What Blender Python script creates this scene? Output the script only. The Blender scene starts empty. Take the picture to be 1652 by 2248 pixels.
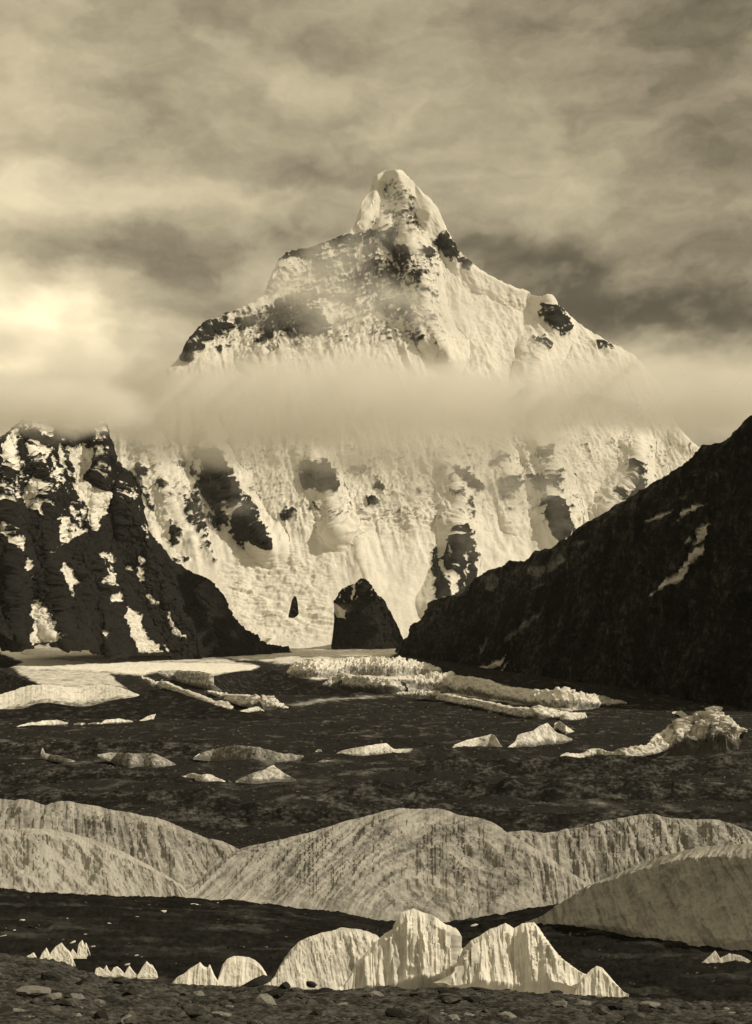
import bpy, math, random
import numpy as np
random.seed(7)
S = bpy.context.scene
COL = S.collection
# ------------------------------------------------------------------ camera, light, exposure
F = 3200.0; CU = 826.0; HV = 1500.0          # focal length, centre column and horizon row of the photograph (1652 x 2248)
cd = bpy.data.cameras.new('camera'); cam = bpy.data.objects.new('camera', cd); COL.objects.link(cam)
cam.location = (0, 0, 0); cam.rotation_euler = (math.radians(90), 0, 0)
cd.sensor_fit = 'VERTICAL'; cd.sensor_height = 36.0; cd.lens = F/2248*36.0
cd.shift_y = (HV-1124)/2248
cd.clip_start = 0.5; cd.clip_end = 200000
S.camera = cam
S.view_settings.view_transform = 'Standard'; S.view_settings.look = 'None'
S.view_settings.exposure = 0.0; S.view_settings.gamma = 1.0
SUN = np.array([0.80, -0.16, 0.70]); SUN /= np.linalg.norm(SUN)
sl = bpy.data.lights.new('sun', 'SUN'); sun = bpy.data.objects.new('sun', sl); COL.objects.link(sun)
sl.energy = 3.4; sl.angle = math.radians(0.6); sl.color = (1.0, 0.89, 0.70)
from mathutils import Vector
sun.rotation_euler = Vector(SUN).to_track_quat('Z', 'Y').to_euler()
S.cycles.volume_bounces = 5
S.cycles.max_bounces = 8
S.cycles.volume_step_rate = 2.0
S.cycles.volume_max_steps = 256

def lin(nt, kind, **kw):
    n = nt.nodes.new(kind)
    for k, v in kw.items(): setattr(n, k, v)
    return n
def math_(nt, op, a, b=None, c=None, clamp=False):
    n = nt.nodes.new('ShaderNodeMath'); n.operation = op; n.use_clamp = clamp
    for i, x in enumerate((a, b, c)):
        if x is None: continue
        if isinstance(x, (int, float)): n.inputs[i].default_value = x
        else: nt.links.new(x, n.inputs[i])
    return n.outputs[0]
def vmath(nt, op, a, b=None):
    n = nt.nodes.new('ShaderNodeVectorMath'); n.operation = op
    for i, x in enumerate((a, b)):
        if x is None: continue
        if isinstance(x, (tuple, list)): n.inputs[i].default_value = x
        else: nt.links.new(x, n.inputs[i])
    return n.outputs['Value'] if op in ('DOT_PRODUCT', 'LENGTH') else n.outputs[0]
def noise_(nt, vec, scale, detail=5, rough=0.55, lac=2.0, dist=0.0, color=False):
    n = nt.nodes.new('ShaderNodeTexNoise'); n.noise_dimensions = '3D'
    n.inputs['Scale'].default_value = scale; n.inputs['Detail'].default_value = detail
    n.inputs['Roughness'].default_value = rough; n.inputs['Lacunarity'].default_value = lac
    n.inputs['Distortion'].default_value = dist
    nt.links.new(vec, n.inputs['Vector'])
    return n.outputs['Color' if color else 'Fac']

def P_(u, v, Y):
    return np.array([(u-CU)/F*Y, Y, (HV-v)/F*Y])

# ------------------------------------------------------------------ world: overcast sky of streaked clouds over a hazy daylight sky
W = bpy.data.worlds.new('World'); S.world = W; W.use_nodes = True
nt = W.node_tree; nt.nodes.clear()
tc = lin(nt, 'ShaderNodeTexCoord')
sep = lin(nt, 'ShaderNodeSeparateXYZ'); nt.links.new(tc.outputs['Generated'], sep.inputs[0])
sx, sy, sz = sep.outputs
az = math_(nt, 'ARCTAN2', sx, sy)
hyp = math_(nt, 'SQRT', math_(nt, 'ADD', math_(nt, 'MULTIPLY', sx, sx), math_(nt, 'MULTIPLY', sy, sy)))
el = math_(nt, 'ARCTAN2', sz, hyp)
cmb = lin(nt, 'ShaderNodeCombineXYZ'); nt.links.new(az, cmb.inputs[0]); nt.links.new(el, cmb.inputs[1])
ae = cmb.outputs[0]
wn = noise_(nt, vmath(nt, 'MULTIPLY', ae, (1, 1.5, 1)), 15, 6, 0.55, color=True)
warp = vmath(nt, 'MULTIPLY', vmath(nt, 'SUBTRACT', wn, (.5, .5, .5)), (0.11, 0.045, 0))
aw = vmath(nt, 'ADD', ae, warp)
def aedir(u, v):
    x = (u-CU)/F; z = (HV-v)/F
    return math.atan2(x, 1), math.atan2(z, math.hypot(x, 1))
SKY = [(620,90,150,45,-.10),(1250,60,330,70,-.10),(1640,330,160,420,-.10),(340,250,120,45,-.07),(180,190,230,90,.05),
       (830,130,170,60,.05),(240,450,340,48,.15),(20,440,130,120,.16),(230,548,420,48,-.19),(120,640,170,50,.15),(40,770,230,80,.20),(-30,780,190,100,.60),(150,690,120,46,.16),(20,480,200,50,.12),(-60,500,260,420,.04),
       (300,700,220,60,.05),(440,690,170,26,-.10),(560,610,150,50,.05),(1050,555,100,40,-.14),(1235,590,120,62,-.24),(1330,668,240,34,-.24),
       (1540,700,210,60,-.15),(1400,730,200,26,-.05),(1180,470,260,60,.04),(700,388,120,20,-.09),(930,300,260,60,.03),(1330,760,120,40,.10),
       (1500,860,300,80,.06),(600,440,200,40,.04),(60,40,150,110,.08),(700,520,120,30,-.03)]
acc = None
for (u, v, ru, rv, a) in SKY:
    a0, e0 = aedir(u, v)
    d = vmath(nt, 'MULTIPLY', vmath(nt, 'SUBTRACT', aw, (a0, e0, 0)), (F/ru, F/rv, 0))
    g = math_(nt, 'MULTIPLY', math_(nt, 'EXPONENT', math_(nt, 'MULTIPLY', vmath(nt, 'DOT_PRODUCT', d, d), -0.7)), a)
    acc = g if acc is None else math_(nt, 'ADD', acc, g)
n1 = noise_(nt, vmath(nt, 'MULTIPLY', aw, (1, 2.3, 1)), 7.5, 7, 0.5, dist=0.0)
n2 = noise_(nt, vmath(nt, 'MULTIPLY', aw, (1, 2.4, 1)), 20.0, 6, 0.55, dist=0.0)
n3 = noise_(nt, vmath(nt, 'MULTIPLY', ae, (1, 1.4, 1)), 70.0, 5, 0.6)
nn = math_(nt, 'ADD', math_(nt, 'ADD', math_(nt, 'MULTIPLY', math_(nt, 'SUBTRACT', n1, .5), .60), math_(nt, 'MULTIPLY', math_(nt, 'SUBTRACT', n2, .5), .42)),
           math_(nt, 'MULTIPLY', math_(nt, 'SUBTRACT', n3, .5), .12))
cloud = math_(nt, 'ADD', math_(nt, 'ADD', nn, math_(nt, 'MULTIPLY', acc, 1.4)), 0.42)
cloud = math_(nt, 'SMOOTH_MAX', cloud, 0.10, 0.22)
sky = lin(nt, 'ShaderNodeTexSky', sky_type='NISHITA'); sky.sun_disc = False
sky.sun_elevation = math.asin(SUN[2]); sky.sun_rotation = math.atan2(SUN[0], SUN[1])
bw = lin(nt, 'ShaderNodeRGBToBW'); nt.links.new(sky.outputs[0], bw.inputs[0])
lum = math_(nt, 'ADD', math_(nt, 'MULTIPLY', cloud, 9.4), math_(nt, 'MULTIPLY', bw.outputs[0], 0.05))
tint = lin(nt, 'ShaderNodeCombineXYZ')
nt.links.new(lum, tint.inputs[0]); nt.links.new(math_(nt, 'MULTIPLY', lum, .852), tint.inputs[1]); nt.links.new(math_(nt, 'MULTIPLY', lum, .56), tint.inputs[2])
bg = lin(nt, 'ShaderNodeBackground'); nt.links.new(tint.outputs[0], bg.inputs[0]); bg.inputs[1].default_value = 0.1
wo = lin(nt, 'ShaderNodeOutputWorld'); nt.links.new(bg.outputs[0], wo.inputs[0])

# ------------------------------------------------------------------ noise and geometry helpers
rng = np.random.default_rng(11)
PERM = np.concatenate([rng.permutation(256)]*3)
_g = rng.normal(size=(256, 3)); GRAD = (_g/np.linalg.norm(_g, axis=1)[:, None]).astype(np.float32)
def gnoise(p):
    p = np.asarray(p, np.float32); i = np.floor(p).astype(np.int64); f = p-i
    w = f*f*f*(f*(f*6-15)+10); i &= 255
    out = 0
    for dx in (0, 1):
        wx = w[..., 0] if dx else 1-w[..., 0]
        px = PERM[i[..., 0]+dx]
        for dy in (0, 1):
            wy = w[..., 1] if dy else 1-w[..., 1]
            py = PERM[px+i[..., 1]+dy]
            for dz in (0, 1):
                wz = w[..., 2] if dz else 1-w[..., 2]
                g = GRAD[PERM[py+i[..., 2]+dz]]
                out = out+wx*wy*wz*(g[..., 0]*(f[..., 0]-dx)+g[..., 1]*(f[..., 1]-dy)+g[..., 2]*(f[..., 2]-dz))
    return out*1.6
def fbm(p, o=5, gain=.5, lac=2.03):
    a = 1; s = 0; t = 0
    for k in range(o):
        s = s+a*gnoise(p+k*17.3); t += a; a *= gain; p = p*lac
    return s/t
def ridged(p, o=5, gain=.5, lac=2.03):
    a = 1; s = 0; t = 0
    for k in range(o):
        s = s+a*(1-2*np.abs(gnoise(p+k*9.7))); t += a; a *= gain; p = p*lac
    return s/t
def sstep(a, b, x):
    t = np.clip((x-a)/(b-a), 0, 1); return t*t*(3-2*t)
def interp(pts):
    pts = sorted(pts); xs = [p[0] for p in pts]; ys = [p[1] for p in pts]
    return lambda u: np.interp(u, xs, ys)
def pchip(pts):
    pts = sorted(pts); x = np.array([p[0] for p in pts], float); y = np.array([p[1] for p in pts], float)
    h = np.diff(x); d = np.diff(y)/h; m = np.zeros(len(x)); m[0] = d[0]; m[-1] = d[-1]
    w = (h[1:]*d[:-1]+h[:-1]*d[1:])/(h[1:]+h[:-1]); m[1:-1] = w
    def f(u):
        u = np.clip(u, x[0], x[-1]); i = np.clip(np.searchsorted(x, u)-1, 0, len(x)-2)
        t = (u-x[i])/h[i]
        return (2*t**3-3*t**2+1)*y[i]+(t**3-2*t**2+t)*h[i]*m[i]+(-2*t**3+3*t**2)*y[i+1]+(t**3-t**2)*h[i]*m[i+1]
    return f
def smooth1(y, n):
    if n < 1: return y
    k = np.exp(-.5*(np.arange(-3*n, 3*n+1)/n)**2); k /= k.sum()
    return np.convolve(np.pad(y, 3*n, mode='edge'), k, 'valid')
ZM = {'A': (0, 885.5, .28), 'B': (0, 1149.8, .36), 'C': (251.1, 951.6, .3), 'D': (660.8, 951.6, .3), 'E': (594.7, 356.8, .28), 'F': (370, 555, .32),
      'G': (0, 1374.5, .4), 'H': (594.7, 1374.5, .4), 'R2': (661, 330, .5), 'R3': (0, 859, .5), 'R4': (826, 859, .5), 'R5': (0, 1355, .5), 'R6': (826, 1355, .5),
      'R7': (0, 1784, .5), 'R8': (826, 1784, .5)}
def Z(k, *c):
    ox, oy, s = ZM[k]
    return [(ox+s*c[i], oy+s*c[i+1]) for i in range(0, len(c), 2)]
def sdist(U, V, poly):
    """signed distance to a polygon, positive inside"""
    x0 = np.array(poly); x1 = np.roll(x0, -1, 0)
    d = np.full(U.shape, 1e9); ins = np.zeros(U.shape, bool)
    for (ax, ay), (bx, by) in zip(x0, x1):
        ex, ey = bx-ax, by-ay; L = ex*ex+ey*ey+1e-9
        t = np.clip(((U-ax)*ex+(V-ay)*ey)/L, 0, 1)
        d = np.minimum(d, (U-ax-t*ex)**2+(V-ay-t*ey)**2)
        c = (ay > V) != (by > V)
        ins ^= c & (U < ex*(V-ay)/(ey if abs(ey) > 1e-9 else 1e-9)+ax)
    d = np.sqrt(d)
    return np.where(ins, d, -d)
def paint(U, V, polys, soft=4.0):
    """max of soft polygon masks"""
    M = np.zeros(U.shape)
    for val, poly in polys:
        a = np.array(poly); m = soft*2
        box = (U > a[:, 0].min()-m) & (U < a[:, 0].max()+m) & (V > a[:, 1].min()-m) & (V < a[:, 1].max()+m)
        if not box.any(): continue
        s = sdist(U[box], V[box], poly)
        M[box] = np.maximum(M[box], val*sstep(-soft, soft, s))
    return M
def ldist(U, V, line):
    d = np.full(U.shape, 1e9)
    for (ax, ay), (bx, by) in zip(line[:-1], line[1:]):
        ex, ey = bx-ax, by-ay; L = ex*ex+ey*ey+1e-9
        t = np.clip(((U-ax)*ex+(V-ay)*ey)/L, 0, 1)
        d = np.minimum(d, (U-ax-t*ex)**2+(V-ay-t*ey)**2)
    return np.sqrt(d)
def normals(P):
    du = np.gradient(P, axis=0); dv = np.gradient(P, axis=1)
    n = np.cross(du, dv); l = np.linalg.norm(n, axis=-1, keepdims=True)
    return n/np.maximum(l, 1e-9)
def link(name, me, mat, parent=None, loc=None):
    o = bpy.data.objects.new(name, me); COL.objects.link(o)
    if mat is not None: me.materials.append(mat)
    if parent is not None: o.parent = parent
    if loc is not None: o.location = loc
    return o
def grid_mesh(name, P, mat, attrs={}, parent=None, base=False, keep=None):
    nu, nv = P.shape[:2]
    idx = np.arange(nu*nv).reshape(nu, nv)
    q = np.stack([idx[:-1, :-1], idx[1:, :-1], idx[1:, 1:], idx[:-1, 1:]], -1).reshape(-1, 4)
    co = P.reshape(-1, 3); at = {k: v.reshape(-1) for k, v in attrs.items()}
    if keep is not None:
        k = keep.reshape(-1); q = q[k[q].all(1)]
        used = np.unique(q); remap = -np.ones(len(co), np.int64); remap[used] = np.arange(len(used))
        co = co[used]; q = remap[q]; at = {a: b[used] for a, b in at.items()}
        if len(q) == 0: return None
    loc = np.zeros(3)
    if base:
        loc = np.array([co[:, 0].mean(), co[:, 1].mean(), co[:, 2].min()])
    me = bpy.data.meshes.new(name)
    me.vertices.add(len(co)); me.vertices.foreach_set('co', (co-loc).astype(np.float32).ravel())
    me.loops.add(q.size); me.loops.foreach_set('vertex_index', q.astype(np.int32).ravel())
    me.polygons.add(len(q)); me.polygons.foreach_set('loop_start', np.arange(0, q.size, 4, dtype=np.int32))
    me.polygons.foreach_set('use_smooth', np.ones(len(q), bool))
    me.update(calc_edges=True)
    for k, v in at.items():
        a = me.attributes.new(k, 'FLOAT', 'POINT'); a.data.foreach_set('value', v.astype(np.float32))
    return link(name, me, mat, parent, tuple(loc) if base else None)
def tag(o, label=None, cat=None, group=None, kind=None):
    if label: o['label'] = label
    if cat: o['category'] = cat
    if group: o['group'] = group
    if kind: o['kind'] = kind
    return o
class Relief:
    """A face of land seen at (u,v) built in depth: column u climbs from bot(u) at Y0(u) to top(u), leaning back by k, then falls away behind."""
    def __init__(s, u0, u1, nu, top, bot, nt, Y0, k, p=1.0, back=8, backlen=.9, crag=0.0, sm=0):
        s.u = np.linspace(u0, u1, nu); s.nt = nt
        t = np.linspace(0, 1, nt)
        T = top(s.u)
        if crag: T = T-crag*ridged(np.stack([s.u/19, s.u*0, s.u*0+3.3], -1), 4, .6)
        B = np.maximum(bot(s.u), T+.3); Yb = Y0(s.u) if callable(Y0) else np.full(nu, float(Y0))
        s.U = np.repeat(s.u[:, None], nt, 1)
        s.V = B[:, None]+(T-B)[:, None]*t[None]
        h = (B-T)/F*Yb
        kk = k(s.u) if callable(k) else k
        h = smooth1(h, sm)
        s.Y = Yb[:, None]+(kk*h)[:, None]*(t**p)[None]
        s.T = np.repeat(t[None], nu, 0); s.h = h; s.back = back; s.backlen = backlen
    def pos(s):
        return np.stack([(s.U-CU)/F*s.Y, s.Y, (HV-s.V)/F*s.Y], -1)
    def finish(s, P, arrs):
        """add the far side"""
        top = P[:, -1:]; r = np.linspace(0, 1, s.back+1)[1:]
        H = np.maximum(s.h, 1e-3)[:, None]
        B = np.repeat(top, s.back, 1).copy()
        B[..., 1] += H*s.backlen*r; B[..., 2] -= H*r**1.15
        B[..., 2] += 0.06*H*gnoise(B/np.maximum(H[..., None]*.3, 1e-3))*np.sin(r*math.pi)
        out = {k: np.concatenate([v, np.repeat(v[:, -1:], s.back, 1)], 1) for k, v in arrs.items()}
        return np.concatenate([P, B], 1), out

# ------------------------------------------------------------------ materials
SEP = (1.0, 0.965, 0.87)
def g3(v): return (v*SEP[0], v*SEP[1], v*SEP[2], 1)
def mix_rgb(nt, fac, a, b):
    n = nt.nodes.new('ShaderNodeMix'); n.data_type = 'RGBA'
    if isinstance(fac, (int, float)): n.inputs[0].default_value = fac
    else: nt.links.new(fac, n.inputs[0])
    for i, x in ((6, a), (7, b)):
        if isinstance(x, tuple): n.inputs[i].default_value = x
        else: nt.links.new(x, n.inputs[i])
    return n.outputs[2]
def mrange(nt, x, a, b, lo=0., hi=1.):
    n = nt.nodes.new('ShaderNodeMapRange'); n.interpolation_type = 'SMOOTHSTEP'
    n.inputs[1].default_value = a; n.inputs[2].default_value = b; n.inputs[3].default_value = lo; n.inputs[4].default_value = hi
    nt.links.new(x, n.inputs[0]); return n.outputs[0]
def two_tone(name, light, dark, scale, attr='rock', edge=.12, ragged=.5, var=.35, bump=1.0, stretch=(1, 1, 1), rough=.85, spec=0.0):
    """light ground (snow, ice) turning to dark (rock, debris) where the painted amount plus broken noise passes a half"""
    m = bpy.data.materials.new(name); m.use_nodes = True; nt = m.node_tree; nt.nodes.clear()
    geo = lin(nt, 'ShaderNodeNewGeometry'); pos = vmath(nt, 'MULTIPLY', geo.outputs['Position'], stretch)
    at = lin(nt, 'ShaderNodeAttribute'); at.attribute_name = attr
    wide = lambda x: math_(nt, 'ADD', math_(nt, 'MULTIPLY', math_(nt, 'SUBTRACT', x, .5), 2.3), .5)
    na = wide(noise_(nt, pos, scale, 8, .62)); nb = wide(noise_(nt, pos, scale*4.3, 6, .6)); nc = wide(noise_(nt, pos, scale*.23, 4, .5))
    x = math_(nt, 'ADD', at.outputs['Fac'], math_(nt, 'MULTIPLY', math_(nt, 'SUBTRACT', na, .5), ragged))
    fac = mrange(nt, x, .5-edge, .5+edge)
    v = math_(nt, 'ADD', math_(nt, 'MULTIPLY', math_(nt, 'SUBTRACT', nb, .5), var*1.1), 1.0)
    v2 = math_(nt, 'ADD', math_(nt, 'MULTIPLY', math_(nt, 'SUBTRACT', nc, .5), var*.6), v)
    lc = vmath(nt, 'MULTIPLY', mix_rgb(nt, 0.0, light, light), vlift(nt, math_(nt, 'MINIMUM', v2, 1.12) if var < .3 else v2))
    dc = vmath(nt, 'MULTIPLY', mix_rgb(nt, 0.0, dark, dark), vlift(nt, math_(nt, 'MAXIMUM', math_(nt, 'ADD', math_(nt, 'MULTIPLY', math_(nt, 'SUBTRACT', v2, 1.0), 2.2), 1.0), .25)))
    col = mix_rgb(nt, fac, lc, dc)
    b = lin(nt, 'ShaderNodeBsdfPrincipled'); nt.links.new(col, b.inputs['Base Color']); b.inputs['Roughness'].default_value = rough
    b.inputs['Specular IOR Level'].default_value = spec
    bp = lin(nt, 'ShaderNodeBump'); bp.inputs['Strength'].default_value = min(1.0, .55*bump); bp.inputs['Distance'].default_value = .16/scale*bump
    hb = math_(nt, 'ADD', na, math_(nt, 'MULTIPLY', nb, .35))
    nt.links.new(hb, bp.inputs['Height']); nt.links.new(bp.outputs[0], b.inputs['Normal'])
    o = lin(nt, 'ShaderNodeOutputMaterial'); nt.links.new(b.outputs[0], o.inputs[0])
    return m
def vlift(nt, x):
    c = nt.nodes.new('ShaderNodeCombineXYZ')
    for i in range(3): nt.links.new(x, c.inputs[i])
    return c.outputs[0]
M_K2 = two_tone('snow_and_rock', g3(.72), g3(.032), 1/60, edge=.16, ragged=.6, var=.16, bump=.16)
M_LEFT = two_tone('dark_rock_and_snow', g3(.80), g3(.022), 1/40, edge=.14, ragged=.7, var=.2, bump=.6)
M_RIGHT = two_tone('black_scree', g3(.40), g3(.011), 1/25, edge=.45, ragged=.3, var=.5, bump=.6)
M_GLAC = two_tone('glacier_ice', g3(.82), g3(.026), 1/22, edge=.45, ragged=.5, var=.2, bump=.5, stretch=(1, .35, 1))
M_MOR = two_tone('moraine_debris', g3(.20), g3(.017), 1/14, edge=.45, ragged=.6, var=.35, bump=.6)
M_ICE = two_tone('dirty_ice', g3(.42), g3(.07), 1/1.2, edge=.5, ragged=.4, var=.18, bump=.35)
M_ICEF = two_tone('white_ice', g3(.80), g3(.14), 1/12, edge=.5, ragged=.7, var=.2, bump=.6)
M_PIN = two_tone('fluted_ice', g3(.74), g3(.22), 1/.8, edge=.5, ragged=.35, var=.16, bump=.25, stretch=(1, 1, .25), rough=.6)
M_RUB = two_tone('rubble', g3(.12), g3(.020), 1/.35, edge=.5, ragged=.9, var=.4, bump=.6)
M_STONE = two_tone('stone', g3(.12), g3(.03), 1/.25, edge=.5, ragged=.9, var=.4, bump=.5)
M_STONEL = two_tone('pale_stone', g3(.22), g3(.08), 1/.25, edge=.5, ragged=.9, var=.4, bump=.5)
M_STONED = two_tone('dark_stone', g3(.16), g3(.012), 1/1.5, edge=.5, ragged=.5, var=.4, bump=.4)
M_SNOW = two_tone('snow_patch', g3(.78), g3(.30), 1/30, edge=.5, ragged=.4, var=.12, bump=.3)
M_SNOWG = two_tone('grey_snow', g3(.55), g3(.25), 1/30, edge=.5, ragged=.4, var=.15, bump=.3)  # greyer snow for the patches on the right mountainside

# ------------------------------------------------------------------ great mountain
GZ = interp([(0, -60), (3200, -60), (4000, -40), (5000, -2), (6500, 58), (8000, 128), (10500, 262), (12000, 330)])
def Yg(v):
    """depth at which the valley floor shows at row v"""
    Y = np.linspace(80, 12000, 4000); vv = HV-GZ(Y)/Y*F
    o = np.argsort(vv); return np.interp(v, vv[o], Y[o])
k2top = interp([(150,985),(230,930),(330,850),(395,790),(405,776),(420,750),(450,715),(500,692),(560,672),(585,650),(610,585),(625,562),(700,545),(770,515),
    (783,480),(795,445),(812,425),(822,390),(842,379),(862,374),(882,377),(905,398),(925,422),(945,440),(960,462),(972,492),(985,520),(1005,555),(1030,580),(1050,595),(1075,612),(1130,636),(1180,654),(1210,655),(1222,668),(1240,690),(1270,714),(1300,735),(1345,760),(1395,788),
    (1450,850),(1480,930),(1500,955),(1530,985),(1570,1010),(1700,1080),(1800,1100)])
r = Relief(140, 1720, 740, k2top, interp([(140,1435),(560,1440),(900,1440),(1720,1440)]), 640, interp([(140,9700),(560,10300),(900,10500),(1200,10900),(1720,11600)]), 1.0, crag=4.5)
# lean: a gentle apron, then steep walls
vs = interp([(375,3900),(520,3560),(650,3150),(800,2650),(960,2050),(1100,1500),(1200,1150),(1300,760),(1380,420),(1440,0)])
r.Y = np.repeat(r.Y[:, :1], r.nt, 1)+vs(r.V)+ .9*np.maximum(0, np.abs(r.U-860)-120)*.6
U, V = r.U.copy(), r.V.copy()
RIDGE = [([(866,374),(884,440),(902,545)], 26, 150), ([(830,385),(822,440),(800,500)], 18, 110), ([(862,375),(900,400),(958,460),(1000,550),(1050,600),(1130,640),(1210,655)], 46, 190), ([(945,470),(918,540),(925,620),(945,700),(985,790)], 42, 260),
    ([(795,445),(770,520),(700,545),(625,562)], 40, 170), ([(850,500),(890,560),(905,620)], 30, 120), ([(410,770),(450,715),(560,672),(640,600)], 34, 200), ([(1210,655),(1215,720),(1180,790),(1160,860),(1190,990),(1230,1180)], 50, 240),
    ([(700,690),(640,740),(560,790)], 44, 170), ([(860,690),(920,710),(940,760)], 34, 110), ([(440,960),(470,1030),(520,1120),(590,1205)], 46, 230), ([(330,990),(360,1080),(420,1190)], 40, 110),
    ([(690,1010),(715,1080),(735,1150)], 40, 160), ([(980,1030),(1005,1090),(1010,1165),(1000,1260),(960,1330)], 46, 230), ([(975,1035),(900,1080),(830,1110),(730,1180)], 36, 110), ([(1400,980),(1385,1060),(1330,1130)], 40, 220),
    ([(1490,965),(1530,1000)], 30, 120), ([(1100,1010),(1120,1090),(1130,1150)], 30, 90), ([(740,1180),(790,1190),(810,1280)], 40, 90)]
dY = np.zeros(U.shape)
wu = 16*fbm(np.stack([U/70, V/110, U*0], -1), 3); wv = 0
for ln, w, a in RIDGE:
    d = ldist(U+wu, V+wv, ln)
    dY -= .82*a*np.clip(1-d/w, 0, 1)
r.Y += dY
P = r.pos(); N = normals(P)
q = np.stack([P[..., 0]/520, P[..., 1]/1400, P[..., 2]/760], -1)
d1 = ridged(q, 6, .52); d2 = fbm(P/150, 5, .55)
calm = sstep(1150, 1330, V)                  # glacier apron below the walls
UPW = 13*fbm(np.stack([U/16, V/16, U*0+3], -1), 4)
UU = U+UPW; VV = V+13*fbm(np.stack([U/16, V/16, U*0+31], -1), 4)
K2ROCK_MIST = [(1,Z('C',640,130,740,190,800,310,880,430,890,500,850,600,855,690,800,640,790,590,740,570,700,520,650,480,640,380,680,330,690,230,620,200)),
 (1,Z('C',915,560,1010,640,1060,720,1110,790,1135,840,1060,830,1030,780,955,835,905,740,910,640)),(.52,Z('C',470,520,560,470,640,520,670,600,650,720,660,870,630,860,625,740,590,760,550,700,500,640)),
 (.8,Z('C',680,610,740,640,770,760,720,730,690,660)),(.8,Z('C',440,680,470,700,480,780,450,830,430,800)),(.85,Z('C',130,370,190,380,290,560,280,600,220,520,150,440)),(.62,Z('C',170,260,230,290,250,350,200,380,160,340)),
 (.45,Z('C',130,110,270,130,260,190,190,200)),(.6,Z('C',490,220,540,230,520,270,490,260)),(.75,Z('C',915,490,960,510,1015,600,1000,610,940,550)),
 (.95,Z('C',1400,240,1540,240,1590,320,1610,440,1580,480,1500,440,1390,440,1400,330)),(.6,Z('C',1220,640,1260,570,1330,600,1335,660,1270,660,1250,695)),
 (.5,Z('C',1470,560,1530,480,1550,580,1490,590)),(.55,Z('C',550,290,610,330,590,370,560,350)),(.7,Z('C',335,400,368,415,350,455)),(.8,Z('C',500,930,535,940,515,970)),(.6,Z('C',715,925,740,950,725,960)),
 (.7,Z('C',430,960,470,975,500,1000,450,985)),(.42,Z('C',640,180,600,260,560,470,640,470,640,300)),
 (.5,Z('D',360,290,440,260,520,280,510,340,450,320,400,340)),(.6,Z('D',490,510,530,480,550,520,510,580)),(.85,Z('D',1095,290,1180,290,1240,390,1290,440,1240,460,1190,390)),
 (.6,Z('D',1130,440,1200,470,1240,570,1210,590,1220,640,1170,540)),(.4,Z('D',1370,290,1480,220,1460,250,1390,300)),(.52,Z('D',1440,400,1590,330,1580,400,1520,500,1460,450)),
 (1,Z('D',1160,710,1190,740,1240,860,1260,1000,1250,1130,1190,1200,1160,1200,1215,1040,1190,930,1150,860,1115,870,1115,1000,1080,1000,1060,930,1090,860,1140,770)),
 (.9,Z('D',1120,850,1150,860,1180,960,1165,1200,1130,1200,1135,1020)),(.85,Z('D',960,960,1010,980,1040,1040,1080,1120,1080,1200,1000,1230,985,1190,990,1090,960,1030)),(.6,Z('D',955,850,975,850,1010,920,1040,960,960,960)),
 (.58,Z('R4',670,400,790,370,790,440,760,470,700,450)),(.85,Z('R4',740,480,800,500,815,550,850,630,810,660,760,560)),(.6,Z('R4',700,270,760,260,740,330,700,310)),(.72,Z('R4',1135,330,1160,440,1090,490,1050,480,1110,420)),
 (.5,Z('R4',480,350,560,300,560,330,500,370)),(.5,Z('R4',530,440,620,390,600,450,560,500)),
 (.62,Z('E',850,530,960,550,1010,650,1080,680,1120,760,1080,850,1000,800,920,750,880,700)),(.85,Z('E',740,670,810,690,830,760,750,780,715,730)),
 (.72,Z('E',1240,630,1320,580,1390,570,1410,640,1480,720,1565,790,1550,860,1500,840,1440,790,1360,730,1260,690)),(.6,Z('E',1150,700,1240,700,1260,780,1160,800)),
 (.58,Z('E',80,690,130,690,270,620,400,590,700,580,850,560,850,650,700,670,450,690,330,730,420,800,460,850,330,770,120,780)),(.85,Z('E',380,1080,560,1060,680,1090,650,1160,540,1160,440,1130)),
 (.55,Z('E',0,1120,200,1060,350,1040,400,1110,320,1170,250,1210,100,1310,0,1340)),(.9,Z('E',310,1190,390,1190,430,1280,360,1350,200,1380,60,1350,200,1280)),(.8,Z('E',720,1210,780,1215,740,1255)),
 (.56,Z('E',800,1130,1000,1080,1140,1200,1140,1260,980,1260,860,1210)),(.7,Z('E',1090,1360,1180,1340,1220,1420,1210,1470,1100,1440)),
 (.75,Z('R2',1080,680,1120,690,1170,770,1140,820,1090,790,1070,720)),(.7,Z('R2',1030,850,1075,840,1060,875)),(.58,Z('R2',1290,850,1340,845,1375,890,1300,885)),
 (.2,Z('E',860,150,1000,120,1130,270,1190,400,1180,560,1000,560,860,520,740,480,720,430,850,360)),(.4,Z('E',250,780,700,780,1100,850,1150,1050,800,1080,400,1040)),  # last area: grey tone of the mist, painted in as thin rock
 (.85,Z('F',80,690,160,600,260,490,290,490,480,450,490,475,370,525,290,550,220,615,140,685,120,730)),(.75,Z('F',490,450,570,440,600,480,570,520,510,540,480,500)),
 (.6,Z('F',640,620,700,480,780,430,960,330,990,400,980,450,860,550,760,560,700,640,600,660)),(.52,Z('F',330,690,400,650,460,600,440,640,350,705)),
 (.6,Z('R4',0,400,40,440,30,470,0,450)),(.5,Z('R4',880,30,950,40,1130,80,1160,150,1100,130,1000,80,900,60)),(.6,Z('R4',630,60,660,90,640,130,620,110))]
rock = np.clip(paint(UU, VV, K2ROCK_MIST, 11), 0, None)**.75*1.0
rock = np.maximum(rock, .30*(1-sstep(740, 800, V))*sstep(520, 570, V)*(1-.75*sstep(930, 1010, U)))
rock = np.maximum(rock, .19*sstep(940, 980, V)*(1-sstep(1130, 1200, V)))
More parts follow.
